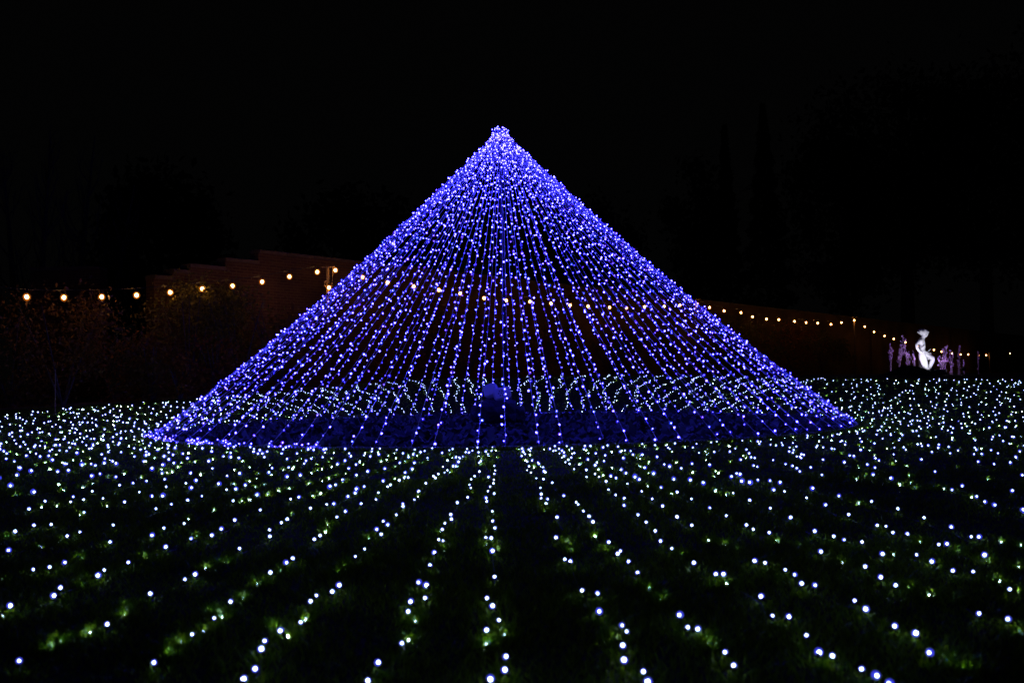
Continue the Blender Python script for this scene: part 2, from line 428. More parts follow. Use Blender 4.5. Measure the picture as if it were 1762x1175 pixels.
S['F'] = [(1263,1144),(1248,1121),(1221,1107,1),(1201,1081),(1183,1079),(1170,1057),(1136,1032,1),(1117,1012,1),(1097,985),(1082,966),(1063,952),(1068,947),(1043,944,1),(1047,932),(1024,923,1),(1020,897),(1014,888),(1004,879),(995,868),(991,864),(970,852),(950,830),(938,812)]
S['G'] = [(1531,1175),(1507,1161),(1483,1150),(1432,1127),(1409,1121),(1388,1093),(1357,1060),(1329,1059),(1310,1025),(1251,1003,1),(1245,987),(1232,987),(1194,968),(1174,956,1),(1156,943),(1137,930),(1128,913),(1112,898),(1098,885),(1074,869),(1074,857),(1059,851),(1047,842),(1043,828),(1031,820),(1024,815),(1009,820),(1009,808),(988,807),(997,799),(980,798),(973,795),(978,791),(967,787),(963,780),(956,775)]
S['H'] = [(1660,1150,1),(1631,1136,1),(1600,1122),(1575,1089),(1540,1076),(1490,1047),(1471,1033),(1402,1006),(1379,1003),(1368,988),(1351,980),(1327,979,1),(1317,968),(1299,964),(1272,947,1),(1249,936,1),(1220,930,1),(1190,903),(1165,889),(1140,870),(1122,858),(1104,845),(1080,832),(1060,822)]
S['I'] = [(1757,1088,1),(1735,1064),(1684,1055),(1643,1032,1),(1600,1022,1),(1566,1011,1),(1541,1006),(1515,992),(1489,974),(1450,968,1),(1412,948),(1377,941,1),(1337,931,1),(1324,916),(1296,910),(1284,903),(1250,887),(1221,873),(1190,858),(1165,846)]
S['J'] = [(1756,1018,1),(1737,1013),(1721,999,1),(1674,983),(1640,981),(1614,973,1),(1604,965),(1577,954),(1537,954,1),(1518,952),(1483,932),(1452,928),(1435,922),(1402,913),(1360,890),(1325,874),(1290,860),(1262,848)]
S['K'] = [(1752,975,1),(1700,965,1),(1694,954),(1648,949,1),(1629,935),(1615,936),(1584,933,1),(1561,918),(1537,916),(1525,905),(1509,903),(1460,885),(1420,868),(1388,856),(1350,845)]
S['L'] = [(1757,938,1),(1722,932,1),(1685,923),(1671,923),(1637,906),(1590,890),(1545,875),(1500,862)]

bulb_variants = []; hooded = []
random.seed(21)
for i in range(12):
    b = MB(); rs = .0088 * (1 + .12 * (i % 3 - 1)); rc = .0050 if i < 6 else .0044
    led(b, (0, 0, 0), rc * (1, .85, 1.1)[i // 2 % 3], rs if i < 6 else rs * .85, 0, 1, 3, .45)
    dv = Vector((random.gauss(0, 1), random.gauss(0, 1), -.6)).normalized()
    b.tube([dv * rs * .9, dv * rs * 1.6, dv * rs * 2.3], [.0042, .0048, .003], 6, 2)
    (bulb_variants if i < 6 else hooded).append(b.mesh('bulb', [M['white_core' if i < 6 else 'dim_core'], M['white_halo_cap'], M['dark_wire']], True))

BULB_PTS = []
def cable_between(mb, pts, r=.0015, o=(0, 0)):
    out = []; base_h = lambda p: hz(p.x + o[0], p.y + o[1])
    for i, p in enumerate(pts):
        out.append(Vector((p.x, p.y, min(p.z - .008, .016 + base_h(p)))))
        if i < len(pts) - 1:
            q = pts[i + 1]; m = (p + q) / 2
            m.z = min(p.z, q.z) - random.uniform(.006, .02); m.x += random.gauss(0, .012); m.y += random.gauss(0, .012)
            m.z = base_h(m) + random.uniform(.003, .009); out.append(m)
    mb.tube(out, r, 4, cap=False)
def far_bulbs(bl, p, k=1.0, deep=False):
    j = random.uniform(.75, 1.2) * k
    led(bl, p, (.0044 if deep else .0046) * j, (.0085 if deep else .0128) * j, 2 if deep else 0, 1, 1, .4)

def to_world(x, y, deep):
    p = at_z(x, y, .006 if deep else .038)
    p.z += hz(p.x, p.y)
    return p
def front_string(key, label):
    random.seed(ord(key))
    pts = [to_world(e[0], e[1], len(e) > 2 and e[2]) for e in S[key]]
    root = empty('lawn_light_string', (pts[0].x, pts[0].y, 0))
    tag(root, label, 'string lights', 'light strings laid out across the near lawn')
    off = Vector((pts[0].x, pts[0].y, 0)); BULB_PTS.extend((p.x, p.y, float(len(e) > 2 and e[2])) for e, p in zip(S[key], pts))
    for e, p in zip(S[key], pts):
        if True:
            o = link('bulb', random.choice(hooded if len(e) > 2 and e[2] else bulb_variants), root); o.location = p - off
            o.rotation_euler = (0, 0, random.uniform(0, 6.28))
            s = float(np.interp(p.y, [2, 4, 8, 12], [1.0, 1.1, 1.25, 1.35])) * random.uniform(.68, 1.04); o.scale = (s, s, s)
    # the rest of the string up to the edge of the bed
    P = pts[-1]; d = Vector((P.x - BX, P.y - BY, 0)); r = d.length; d.normalize()
    bl = MB(); more = []; side = Vector((-d.y, d.x, 0)); ph = random.random() * 6
    s = .13
    while r - s > BR + .15:
        q = P - d * s + side * (.045 * math.sin(s * 3 + ph) + random.gauss(0, .014)) * min(1, s)
        deep = random.random() < .42
        q.z = hz(q.x, q.y) + (.012 if deep else random.uniform(.026, .045)); more.append(q.copy()); BULB_PTS.append((q.x, q.y, float(deep)))
        far_bulbs(bl, q - off, 1.25, deep); s += random.choice((.13, .18, .22, .32))
    c = MB(); cable_between(c, [p - off for p in pts + more], o=(off.x, off.y)); c.build('cable', M['dark_wire'], root)
    if more:
        b = bl.build('bulbs', [M['white_core'], M['white_halo_cap'], M['dim_core']], root, True); b['kind'] = 'stuff'
    return math.atan2(pts[-1].x - BX, pts[-1].y - BY)
ords = ['', 'first', 'second', 'third', 'fourth', 'fifth', 'sixth', 'seventh', 'eighth', 'ninth', 'tenth', 'eleventh']
front_ang = []
left = ['C', 'B', 'A', 'M', 'N', 'O', 'P', 'Q', 'R', 'T']; right = ['E', 'F', 'G', 'H', 'I', 'J', 'K', 'L']
front_ang.append(front_string('D', 'cool white light string on the grass running straight from the light cone to the viewer'))
for i, k in enumerate(left):
    front_ang.append(front_string(k, f'white lawn string, {ords[i+1]} to the left of the one running straight at the viewer'))
for i, k in enumerate(right):
    front_ang.append(front_string(k, f'white lawn string, {ords[i+1]} to the right of the one running straight at the viewer'))

random.seed(31)
NL = 120
def ray_string(ang, r_end, label, group, step=.125, wig=.10, k=1.0, pd=.38):
    d = Vector((math.sin(ang), math.cos(ang), 0)); side = Vector((d.y, -d.x, 0))
    b0 = Vector((BX, BY, 0)) + d * (BR + .12)
    root = empty('lawn_light_string', (b0.x, b0.y, 0)); tag(root, label, 'string lights', group)
    bl = MB(); pts = []; s = random.uniform(0, .1); p1, p2 = random.random() * 6, random.random() * 6
    while BR + .12 + s < r_end:
        q = b0 + d * s + side * (wig * math.sin(s * 2.1 + p1) + wig * .6 * math.sin(s * 5.3 + p2) + random.gauss(0, .03 if pd > .2 else .022)) * min(1, s * 2)
        deep = random.random() < pd or (s < .12 and math.sin(ang) > .2)
        q.z = hz(q.x, q.y) + (.010 if deep else random.uniform(.024, .05)); pts.append(q - Vector((b0.x, b0.y, 0))); BULB_PTS.append((q.x, q.y, float(deep)))
        far_bulbs(bl, pts[-1], k, deep); s += step * random.choice((.5, .8, 1, 1, 1.3, 1.6))
    c = MB(); cable_between(c, pts, o=(b0.x, b0.y)); c.build('cable', M['dark_wire'], root)
    b = bl.build('bulbs', [M['white_core'], M['white_halo_cap'], M['dim_core']], root, True); b['kind'] = 'stuff'
NUM = 'first second third fourth fifth sixth seventh eighth ninth tenth eleventh twelfth thirteenth fourteenth fifteenth sixteenth seventeenth eighteenth nineteenth'.split()
TENS = ['', '', 'twent', 'thirt', 'fort', 'fift', 'sixt']
def ordinal(n):
    if n < 20: return NUM[n - 1]
    return TENS[n // 10] + ('ieth' if n % 10 == 0 else 'y-' + NUM[n % 10 - 1])
lim = max(abs(a) for a in front_ang if a < 0), max(a for a in front_ang if a > 0)
a_left = min([-a for a in front_ang if a < 0]); a_right = min([a for a in front_ang if a > 0])
print('front sector', math.degrees(a_left), math.degrees(a_right))
def sector(d0, d1, step_deg, zone, group, fmt, rlen, st, wig, k):
    n = round(abs(d1 - d0) / step_deg)
    for i in range(n):
        deg = d0 + (d1 - d0) * (i + .5) / n + random.gauss(0, .35); ang = math.radians(deg)
        x, y = BX + 8 * math.sin(ang), BY + 8 * math.cos(ang); w_ = float(crest(x, y)[1])
        ray_string(ang, BR + rlen(abs(deg), w_), fmt % ordinal(i + 1), group, st, wig, k, .10 if abs(d0) == 50 and abs(d1) == 50 else .38)
sector(-50, 50, 3.2, 'bank', 'light strings on the bank behind the cone', '%s white light string on the bank behind the cone, counting from the left', lambda d, w: w + .05, .080, .07, .86)
sector(-math.degrees(a_left) + 1.5, -50, 2.9, 'left', 'light strings on the lawn left of the cone', '%s white light string on the lawn left of the cone, counting from the viewer', lambda d, w: float(np.interp(d, [50, 70, 100, 130, 180], [w + .1, w + .9, 4.6, 6.5, 9.0])), .20, .16, 1.5)
sector(math.degrees(a_right) - 1.5, 50, 2.7, 'right', 'light strings on the lawn right of the cone', '%s white light string on the lawn right of the cone, counting from the viewer', lambda d, w: float(np.interp(d, [50, 70, 100, 130, 180], [w + .4, w + 1.6, 5.6, 6.5, 9.0])), .19, .16, 1.05)

# extra grass added round the bulbs to catch their glow and hide buried ones
B0 = np.array(BULB_PTS); dist = B0[:, 1]
nper = (np.interp(dist, [2, 5, 9, 14, 24], [26, 16, 7, 4, 3]) * (1 + 4.2 * B0[:, 2])).astype(int)
C = np.repeat(B0, nper, 0); n = len(C)
a = rng.random(n) * 2 * np.pi; r = np.abs(rng.normal(0, .024, n)) + .006
C = C + np.stack([r * np.cos(a), r * np.sin(a), 0 * a], 1)
keep = np.hypot(C[:, 0] - BX, C[:, 1] - BY) > BR + .03; C = C[keep]
C[:, 2] = height(C[:, 0], C[:, 1]) - .003; n = len(C)
wd = np.interp(C[:, 1], [2, 5, 9, 14, 24], [.0020, .0026, .0042, .006, .009])
V, T = blades(C, rng.uniform(.022, .052, n), wd * rng.uniform(.7, 1.3, n))
tag(link('added_glow_tufts', np_mesh('added_glow_tufts', V, T, [M['grass']])), 'extra grass tufts added round the lawn bulbs to catch their glow', 'grass', kind='stuff')

# ------------------------------------------------------------------ power boxes and rocks in the middle of the bed
def rounded_box(w, h, d, rad, name, m, parent):
    b = bmesh.new(); bmesh.ops.create_cube(b, size=1.0)
    for v in b.verts: v.co = Vector((v.co.x * w, v.co.y * d, v.co.z * h))
    bmesh.ops.bevel(b, geom=list(b.edges), offset=rad, segments=4, affect='EDGES', profile=.5)
    me = bpy.data.meshes.new(name); b.to_mesh(me); b.free(); me.materials.append(m)
    me.polygons.foreach_set('use_smooth', [True] * len(me.polygons))
    return link(name, me, parent)
def power_box(px, py, Y, w, h, tilt, yaw, label, ros=True):
    p = at_y(px, py, Y); root = empty('lamp_box', p); root.rotation_euler = (math.radians(-8), tilt, yaw)
    tag(root, label, 'box')
    rounded_box(w, h, .14, .045, 'housing', M['box'], root)
    f = rounded_box(w * .9, h * .84, .02, .009, 'front_plate', M['box'], root); f.location = (0, -.073, 0)
    if ros:
        mb = MB()
        for k in range(6):                                     # ring of small moulded petals on the front
            a = k * math.pi / 3; c = Vector((-.02 + .034 * math.cos(a), -.084, .034 * math.sin(a)))
            mb.ball(c, .011, 0, 2, (1.2, .2, 1))
        mb.ball((-.02, -.084, 0), .010, 0, 2, (1, .3, 1))
        mb.build('rosette', M['rosette'], root, True)
    return root
power_box(864, 677, 13.7, .24, .165, math.radians(-10), math.radians(6), 'front pale box, with a dark rosette, leaning on the rocks inside the light cone')
power_box(845, 672, 13.98, .19, .185, math.radians(-16), math.radians(-22), 'pale box propped on the rocks behind and left of the rosette box', False)
mb = MB(); random.seed(3)
def rock(px, py, Y, sx, sy, sz, label):
    p = at_y(px, py, Y); b = bmesh.new(); bmesh.ops.create_icosphere(b, subdivisions=3, radius=1)
    s1 = random.random() * 9
    for v in b.verts:
        c = v.co; k = 1 + .16 * math.sin(3 * c.x + s1) * math.cos(2.6 * c.y + s1) + .10 * math.sin(6 * c.z + 5 * c.x + s1)
        c.x = max(-.8, min(.8, c.x * k)); c.z = max(-.9, min(.72, c.z * k)); c.y *= k
        v.co = Vector((c.x * sx, c.y * sy, c.z * sz))
    me = bpy.data.meshes.new('rock'); b.to_mesh(me); b.free(); me.materials.append(M['rock'])
    o = link('rock', me); o.location = (p.x, p.y, p.z); tag(o, label, 'rock', 'rocks round the foot of the mast')
rock(855, 706, 14.1, .34, .28, .20, 'broad dark rock under the two pale boxes')
rock(829, 711, 14.3, .2, .22, .15, 'small dark rock at the left end of the rock pile')
rock(884, 711, 14.3, .2, .22, .15, 'small dark rock at the right end of the rock pile')
rock(858, 693, 14.35, .24, .2, .12, 'flat dark rock topping the pile against the mast')

# ------------------------------------------------------------------ garden wall (straight, receding to the right; top steps down at its near end)
WP = Vector((-6.53, 25.5, 0)); WD = Vector((.620, .785, 0)).normalized()
WN = Vector((WD.y, -WD.x, 0))                                   # faces the garden
TOP = 4.10
def wall_piece(mb, uvs, s0, s1, z0, z1, t=.34):
    """a block of wall between distances s0..s1 along the line"""
    for (a, b, c, d, uv) in (
        ((s0, 0, z0), (s1, 0, z0), (s1, 0, z1), (s0, 0, z1), ((s0, z0), (s1, z0), (s1, z1), (s0, z1))),
        ((s1, t, z0), (s0, t, z0), (s0, t, z1), (s1, t, z1), ((s1, z0), (s0, z0), (s0, z1), (s1, z1))),
        ((s0, t, z0), (s0, 0, z0), (s0, 0, z1), (s0, t, z1), ((t, z0), (0, z0), (0, z1), (t, z1))),
        ((s1, 0, z0), (s1, t, z0), (s1, t, z1), (s1, 0, z1), ((0, z0), (t, z0), (t, z1), (0, z1))),
        ((s0, 0, z1), (s1, 0, z1), (s1, t, z1), (s0, t, z1), ((s0, 0), (s1, 0), (s1, t), (s0, t)))):
        vs = [WP + WD * q[0] - WN * q[1] + Vector((0, 0, q[2])) for q in (a, b, c, d)]
        mb.add(vs, [(0, 1, 2, 3)]); uvs.extend(uv)
def finish_uv(me, uvs):
    l = me.uv_layers.new(name='UVMap'); l.data.foreach_set('uv', [c for uv in uvs for c in uv])
wall = empty('garden_wall', WP)
tag(wall, 'long tall brick garden wall with stone coping, stepping down at its near end', 'wall')
secs = [(0, 118, TOP), (-1.02, 0, 3.80), (-2.05, -1.02, 3.57), (-2.5, -2.05, 3.40), (-3.0, -2.5, 3.22)]
mb = MB(); uvs = []
for s0, s1, z in secs: wall_piece(mb, uvs, s0, s1, -.2, z)
# shallow buttress piers down the long run
for s in (14, 30, 47, 66, 88):
    o0 = len(mb.v)
    wall_piece(mb, uvs, s, s + .5, -.2, TOP - .35)
    for i in range(o0, len(mb.v)): mb.v[i] = mb.v[i] + WN * .12
me = mb.mesh('brickwork', [M['brick']]); finish_uv(me, uvs)
o = link('brickwork', me, wall); o.location = -WP
cs = MB(); cs.box((0, 0, .04), (.448, .22, .04)); cs.box((0, 0, .085), (.44, .17, .012)); cope_me = cs.mesh('coping_stone', [M['cope']])
wa = math.atan2(WD.y, WD.x)
def cope(s, z, sc=1):
    o = link('coping_stone', cope_me, wall)
    p = WD * s - WN * .17; o.location = (p.x, p.y, z + random.uniform(-.004, .004)); o.rotation_euler = (0, random.gauss(0, .003), wa + random.gauss(0, .003)); o.scale = (sc, 1, 1)
random.seed(8)
for i in range(130): cope(.45 + i * .905, TOP)
for s0, s1, z in secs[1:]:
    n = max(1, round((s1 - s0) / .9))
    for i in range(n): cope(s0 + (i + .5) * (s1 - s0) / n, z, (s1 - s0) / n / .905)
# separate brick pier wall at the far left
def brick_block(px0, px1, pytop, Y, depth, label, cat):
    p0 = at_y(px0, pytop, Y); p1 = at_y(px1, pytop, Y); w = p1.x - p0.x; h = p0.z + .2
    root = empty('brick_pier', ((p0.x + p1.x) / 2, Y, 0)); tag(root, label, cat)
    mb = MB(); mb.add([(-w/2, 0, -.2), (w/2, 0, -.2), (w/2, 0, h-.2), (-w/2, 0, h-.2)], [(0, 1, 2, 3)])
    mb.add([(w/2, 0, -.2), (w/2, depth, -.2), (w/2, depth, h-.2), (w/2, 0, h-.2)], [(0, 1, 2, 3)])
    mb.add([(-w/2, depth, -.2), (-w/2, 0, -.2), (-w/2, 0, h-.2), (-w/2, depth, h-.2)], [(0, 1, 2, 3)])
    mb.add([(w/2, depth, -.2), (-w/2, depth, -.2), (-w/2, depth, h-.2), (w/2, depth, h-.2)], [(0, 1, 2, 3)])
    mb.add([(-w/2, 0, h-.2), (w/2, 0, h-.2), (w/2, depth, h-.2), (-w/2, depth, h-.2)], [(0, 1, 2, 3)])
    me = mb.mesh('brickwork', [M['brick']])
    finish_uv(me, [(0, 0), (w, 0), (w, h), (0, h), (0, 0), (depth, 0), (depth, h), (0, h), (0, 0), (depth, 0), (depth, h), (0, h), (0, 0), (w, 0), (w, h), (0, h), (0, 0), (w, 0), (w, depth), (0, depth)])
    link('brickwork', me, root)
    n = max(1, round(w / .6))
    for i in range(n):
        c = MB(); c.box((-w/2 + (i + .5) * w / n, depth / 2, h - .2 + .045), (w / n / 2 - .004, depth / 2 + .05, .04)); c.build('coping_stone', M['cope'], root)
brick_block(52, 172, 466, 26.5, .5, 'square brick pier standing apart at the far left of the garden', 'brick pier')

# ------------------------------------------------------------------ festoon lights
def warm_bulb_mesh():
    b = MB(); b.ball((0, 0, 0), .038, 0, 2, (1, 1, 1.1)); b.ball((0, 0, -.002), .072, 1, 2, (1, 1, 1.12))
    return b.mesh('lamp', [M['warm_core'], M['warm_halo_cap']], True)
WB = warm_bulb_mesh()
sb = MB(); sb.tube([(0, 0, .045), (0, 0, .12)], [.022, .018], 8); sb.tube([(0, 0, .12), (0, 0, .15)], .006, 5); SOCK = sb.mesh('socket', [M['black']], True)
lamps = [(46,511),(110,512),(175,511),(235,508),(293,503),(348,497),(400,492),(451,485),(498,476),(546,468),(577,465),
 (624,477),(667,486),(712,493),(755,499),(792,505),(833,513),(871,517),(912,519),(948,522),(981,525),(1012,527),(1049,529),(1078,530),(1109,528),(1143,527),(1170,525),(1200,523),
 (1221,529),(1246,535),(1275,538),(1295,545),(1319,549),(1340,550),(1367,553),(1387,555),(1407,556),(1430,558),(1448,555),(1470,551),
 (1488,562),(1504,571),(1522,578),(1538,583),(1558,589),(1579,596),(1607,602),(1620,605),(1638,608),(1653,610),(1666,610),(1684,611),(1697,611)]
FZ = lambda i: .93 * 26.675 / (.79 - (lamps[i][0] - CX) / F_PX)      # keeps about 2 m off the wall
LP = [at_y(x, y, FZ(i)) for i, (x, y) in enumerate(lamps)]
random.seed(77)
def festoon(i0, i1, label, extra_start=None, extra_end=None):
    base = LP[i0]; root = empty('festoon_string', base); tag(root, label, 'festoon lights', 'warm festoon strings along the garden wall')
    pts = []
    if extra_start is not None: pts.append(extra_start - base)
    for i in range(i0, i1 + 1):
        p = LP[i] - base; pts.append(p + Vector((0, 0, .15)))
        o = link('lamp', WB, root); o.location = p; o.rotation_euler = (random.gauss(0, .12), random.gauss(0, .12), 0)
        s = link('socket', SOCK, o)
    if extra_end is not None: pts.append(extra_end - base)
    c = MB(); c.tube(pts, .007, 5, cap=False); c.build('cable', M['black'], root)
first = LP[0] + (LP[0] - LP[1]) + Vector((0, 0, .2))
festoon(0, 9, 'warm festoon string from the left edge up to the post beside the cone', extra_start=first)
festoon(10, 26, 'warm festoon string sagging between two posts behind the light cone')
festoon(27, 38, 'warm festoon string sagging from the right flank of the cone to the far post')
festoon(39, 52, 'warm festoon string dropping away past the pale statue', extra_end=LP[52] + Vector((3.2, 2.2, .1)))
def post(px, Y, ztop, label, hook=False):
    p = at_y(px, 600, Y); g = hz(p.x, p.y); root = empty('festoon_post', (p.x, p.y, g)); tag(root, label, 'post', 'posts carrying the festoon strings')
    h = ztop - g
    mb = MB(); mb.tube([(0, 0, -.1), (0, 0, h)], .045, 8); mb.build('pole', M['timber'], root, True)
    mb = MB(); mb.tube([(-.16, 0, h - .03), (.22, 0, h - .015)], .018, 6); mb.build('cross_arm', M['timber'], root)
    if hook:
        mb = MB(); mb.tube([(0, -.05, h - .38), (-.07, -.07, h - .42), (-.08, -.07, h - .5), (-.03, -.07, h - .54)], .018, 6); mb.build('hook', M['timber'], root)
        mb = MB(); mb.tube([(.14, -.02, h - .02), (.13, -.03, h - .3), (.11, -.02, h - .62)], .008, 5); mb.build('hanging_cable', M['timber'], root)
    return root
P10 = at_y(566, 458, LP[10].y + .1); post(565, P10.y, P10.z, 'lamp-lit timber post left of the light cone carrying the festoon', True)
hl = at_y(566, 495, LP[10].y - .05); root = empty('hanging_lamp', hl); tag(root, 'single warm lamp hanging low on the post left of the light cone', 'lamp')
link('globe', WB, root); link('socket', SOCK, root)
c = MB(); c.tube([(0, 0, .15), (-.01, .03, .35)], .006, 5); c.build('cable', M['black'], root)
q = LP[27]; post(1198, q.y + .1, q.z + .22, 'timber post behind the right flank of the light cone carrying the festoon')
q = LP[39]; post(1471, q.y + .1, q.z + .2, 'slim timber post in front of the wall left of the statue')
q = LP[52]; post(1702, q.y + .1, q.z + .25, 'last low festoon post to the right of the statue')
p = LP[0] * 1.0; p.x -= .9; post(-30, p.y, p.z + .25, 'timber post at the left end of the festoon, just out of frame')
o = empty('festoon_lamp', at_y(1738, 608, 47)); tag(o, 'lone dim festoon lamp at the far right beyond the string', 'lamp')
l = link('globe', WB, o); l.scale = (.45,) * 3
c = MB(); c.tube([(0, 0, .06), (-.6, -.5, .13), (-1.1, -1, .1)], .006, 5); c.build('cable', M['black'], o)

# ------------------------------------------------------------------ plants
def leaves(C, size, flat=None):
    """C (n,3) leaf centres -> quads with random facing"""
    n = len(C); d = rng.normal(size=(n, 3)); d /= np.linalg.norm(d, axis=1)[:, None]
    e = np.cross(d, rng.normal(size=(n, 3))); e /= np.linalg.norm(e, axis=1)[:, None]
    s = size * rng.uniform(.6, 1.3, n)
    u = d * s[:, None]; v = e * (s * .45)[:, None]
    V = np.concatenate([C - u, C + v, C + u, C - v]); i = np.arange(n)
    return V, np.stack([i, i + n, i + 2 * n, i + 3 * n], 1)
def clumps(n, nc, rad, cr):
    cc = rng.normal(size=(nc, 3)); cc /= np.linalg.norm(cc, axis=1)[:, None]; cc *= rng.uniform(.35, 1, nc)[:, None] ** .6 * np.array(rad)
    k = rng.integers(0, nc, n); return cc[k] + rng.normal(size=(n, 3)) * cr * np.array(rad).mean()
def shrub(x, y, w, h, m, label, n=1600, size=.05, name='shrub', group='shrubs in the border below the wall', cat='shrub'):
    g = hz(x, y); root = empty(name, (x, y, g)); tag(root, label, cat, group)
    C = clumps(n, 16, (w / 2, w / 2.6, h / 2), .2); C[:, 2] = np.clip(C[:, 2] + h * .5, .02, None)
    V, Fq = leaves(C, size); link('foliage', np_mesh('foliage', V, Fq, [m]), root)
    mb = MB()
    for i in range(6):
        a = random.random() * 6.28
        mb.tube([(0, 0, -.05), (w * .15 * math.cos(a), w * .15 * math.sin(a), h * .4), (w * .32 * math.cos(a), w * .28 * math.sin(a), h * .8)], [.025, .016, .006], 5)
    mb.build('stems', M['bark'], root)
random.seed(13)
def shrub_px(px, pyt, Y, w, m, label, **k):
    p = at_y(px, pyt, Y); shrub(p.x, Y, w, p.z - hz(p.x, Y), m, label, **k)
shrub_px(18, 510, 20.3, 2.6, M['leaf_brown'], 'brown leafless-looking shrub at the left edge of the border')
shrub_px(108, 486, 20.0, 2.6, M['leaf_brown'], 'tall brown shrub in front of the square brick pier', n=2600)
shrub_px(200, 565, 21.2, 2.0, M['leaf_rust'], 'rusty brown shrub right of the brick pier')
shrub_px(262, 575, 20.8, 1.6, M['leaf_brown'], 'low brown shrub beneath the gap between pier and wall')
shrub_px(326, 470, 22.3, 2.1, M['leaf_olive'], 'tall olive green shrub reaching up by the stepped end of the wall', n=2600)
shrub_px(408, 478, 22.2, 2.0, M['leaf_olive'], 'olive shrub beside the tall one under the wall')
shrub_px(372, 570, 21.6, 1.1, M['leaf_rust'], 'orange leaved shrub in front of the olive shrubs', n=1200)
shrub_px(478, 505, 23.0, 1.9, M['leaf_brown'], 'brown shrub under the wall left of the cone')
shrub_px(310, 612, 20.6, .8, M['leaf_rust'], 'small orange shrub low in the left border', n=700)
shrub_px(700, 560, 26.5, 2.4, M['leaf_rust'], 'reddish shrub seen through the left half of the cone')
shrub_px(800, 540, 27.5, 2.2, M['leaf_brown'], 'brown shrub seen through the cone left of the mast')
shrub_px(930, 545, 29, 2.6, M['leaf_rust'], 'rust red shrub seen through the cone right of the mast')
shrub_px(1050, 570, 31, 2.6, M['leaf_brown'], 'brown shrub seen through the right half of the cone')
shrub_px(1290, 565, 45, 3.2, M['leaf_olive'], 'olive shrub under the wall just right of the cone', size=.07)
shrub_px(1365, 560, 49, 3.6, M['leaf_rust'], 'orange tinged shrub between the cone and the far post', size=.07)
shrub_px(1412, 575, 52, 2.6, M['leaf_olive'], 'small olive shrub just left of the far post', size=.07)
shrub_px(1800, 572, 88, 9.0, M['leaf_olive'], 'dim olive tree-like shrub at the far right edge', size=.09, n=2600)
# climbers: leaves held close to the wall face
def climber(s0, s1, z1, m, label, n=2200):
    C0 = WP + WD * ((s0 + s1) / 2) + WN * .12
    root = empty('wall_climber', (C0.x, C0.y, hz(C0.x, C0.y))); tag(root, label, 'climbing plant', 'climbers on the garden wall')
    s = rng.normal(0, (s1 - s0) / 4, n); z = rng.beta(1.6, 1.4, n) * z1; k = np.sin(s * 4 + z * 3) * .5 + .6
    s = s * (.5 + k * .5); dn = rng.random(n) * .22
    C = np.stack([WD.x * s + WN.x * dn, WD.y * s + WN.y * dn, z], 1)
    V, Fq = leaves(C, .06); link('foliage', np_mesh('foliage', V, Fq, [m]), root)
    mb = MB()
    for i in range(5):
        a = random.uniform(-.3, .3) * (s1 - s0); b = a + random.uniform(-.5, .5)
        mb.tube([Vector((0, 0, -.1)) + WD * a * .4, WD * a + Vector((0, 0, z1 * .5)), WD * b + Vector((0, 0, z1 * .9))], [.03, .02, .008], 5)
    mb.build('stems', M['bark'], root)
climber(-2.6, -.2, 2.7, M['leaf_olive'], 'olive climber covering the stepped end of the wall')
climber(4.5, 8, 2.5, M['leaf_brown'], 'brown climber on the wall behind the left flank of the cone')
climber(24, 29, 2.9, M['leaf_olive'], 'olive climber on the wall just right of the cone')
climber(33, 38, 2.6, M['leaf_rust'], 'patchy orange climber on the wall left of the far post')
# gravel path behind the left lawn
def strip(name, pts, w, m, label, dz=.012):
    V, Fq = [], []
    for i, (x, y) in enumerate(pts):
        a = Vector(pts[max(i - 1, 0)]); b = Vector(pts[min(i + 1, len(pts) - 1)]); d = (b - a).normalized(); nrm = Vector((-d.y, d.x))
        for s in (-.5, 0, .5):
            q = Vector((x, y)) + nrm * s * w; V.append((q.x, q.y, hz(q.x, q.y) + dz))
    for i in range(len(pts) - 1):
        for k in range(2): a = i * 3 + k; Fq.append((a, a + 1, a + 4, a + 3))
    me = bpy.data.meshes.new(name); me.from_pydata(V, [], Fq); me.materials.append(m); tag(link(name, me), label, kind='structure')
strip('path', [(-22 + i * 1.0, 14.2 + i * .40 + .02 * i * i * .35) for i in range(46)], 1.5, M['path'], 'gravel path between lawn and border')
# pale stake at the left
p = at_y(95, 692, 17.2); q = at_y(94, 638, 17.2); mb = MB(); g = hz(p.x, p.y)
mb.tube([(0, 0, -.05), (0, 0, q.z - g)], [.011, .009], 6); mb.tube([(0, 0, q.z - g), (0, 0, q.z - g + .02)], [.016, .014], 6)
o = mb.build('marker_stake', M['timber']); o.location = (p.x, p.y, g); tag(o, 'thin pale stake standing at the back of the left lawn', 'stake')

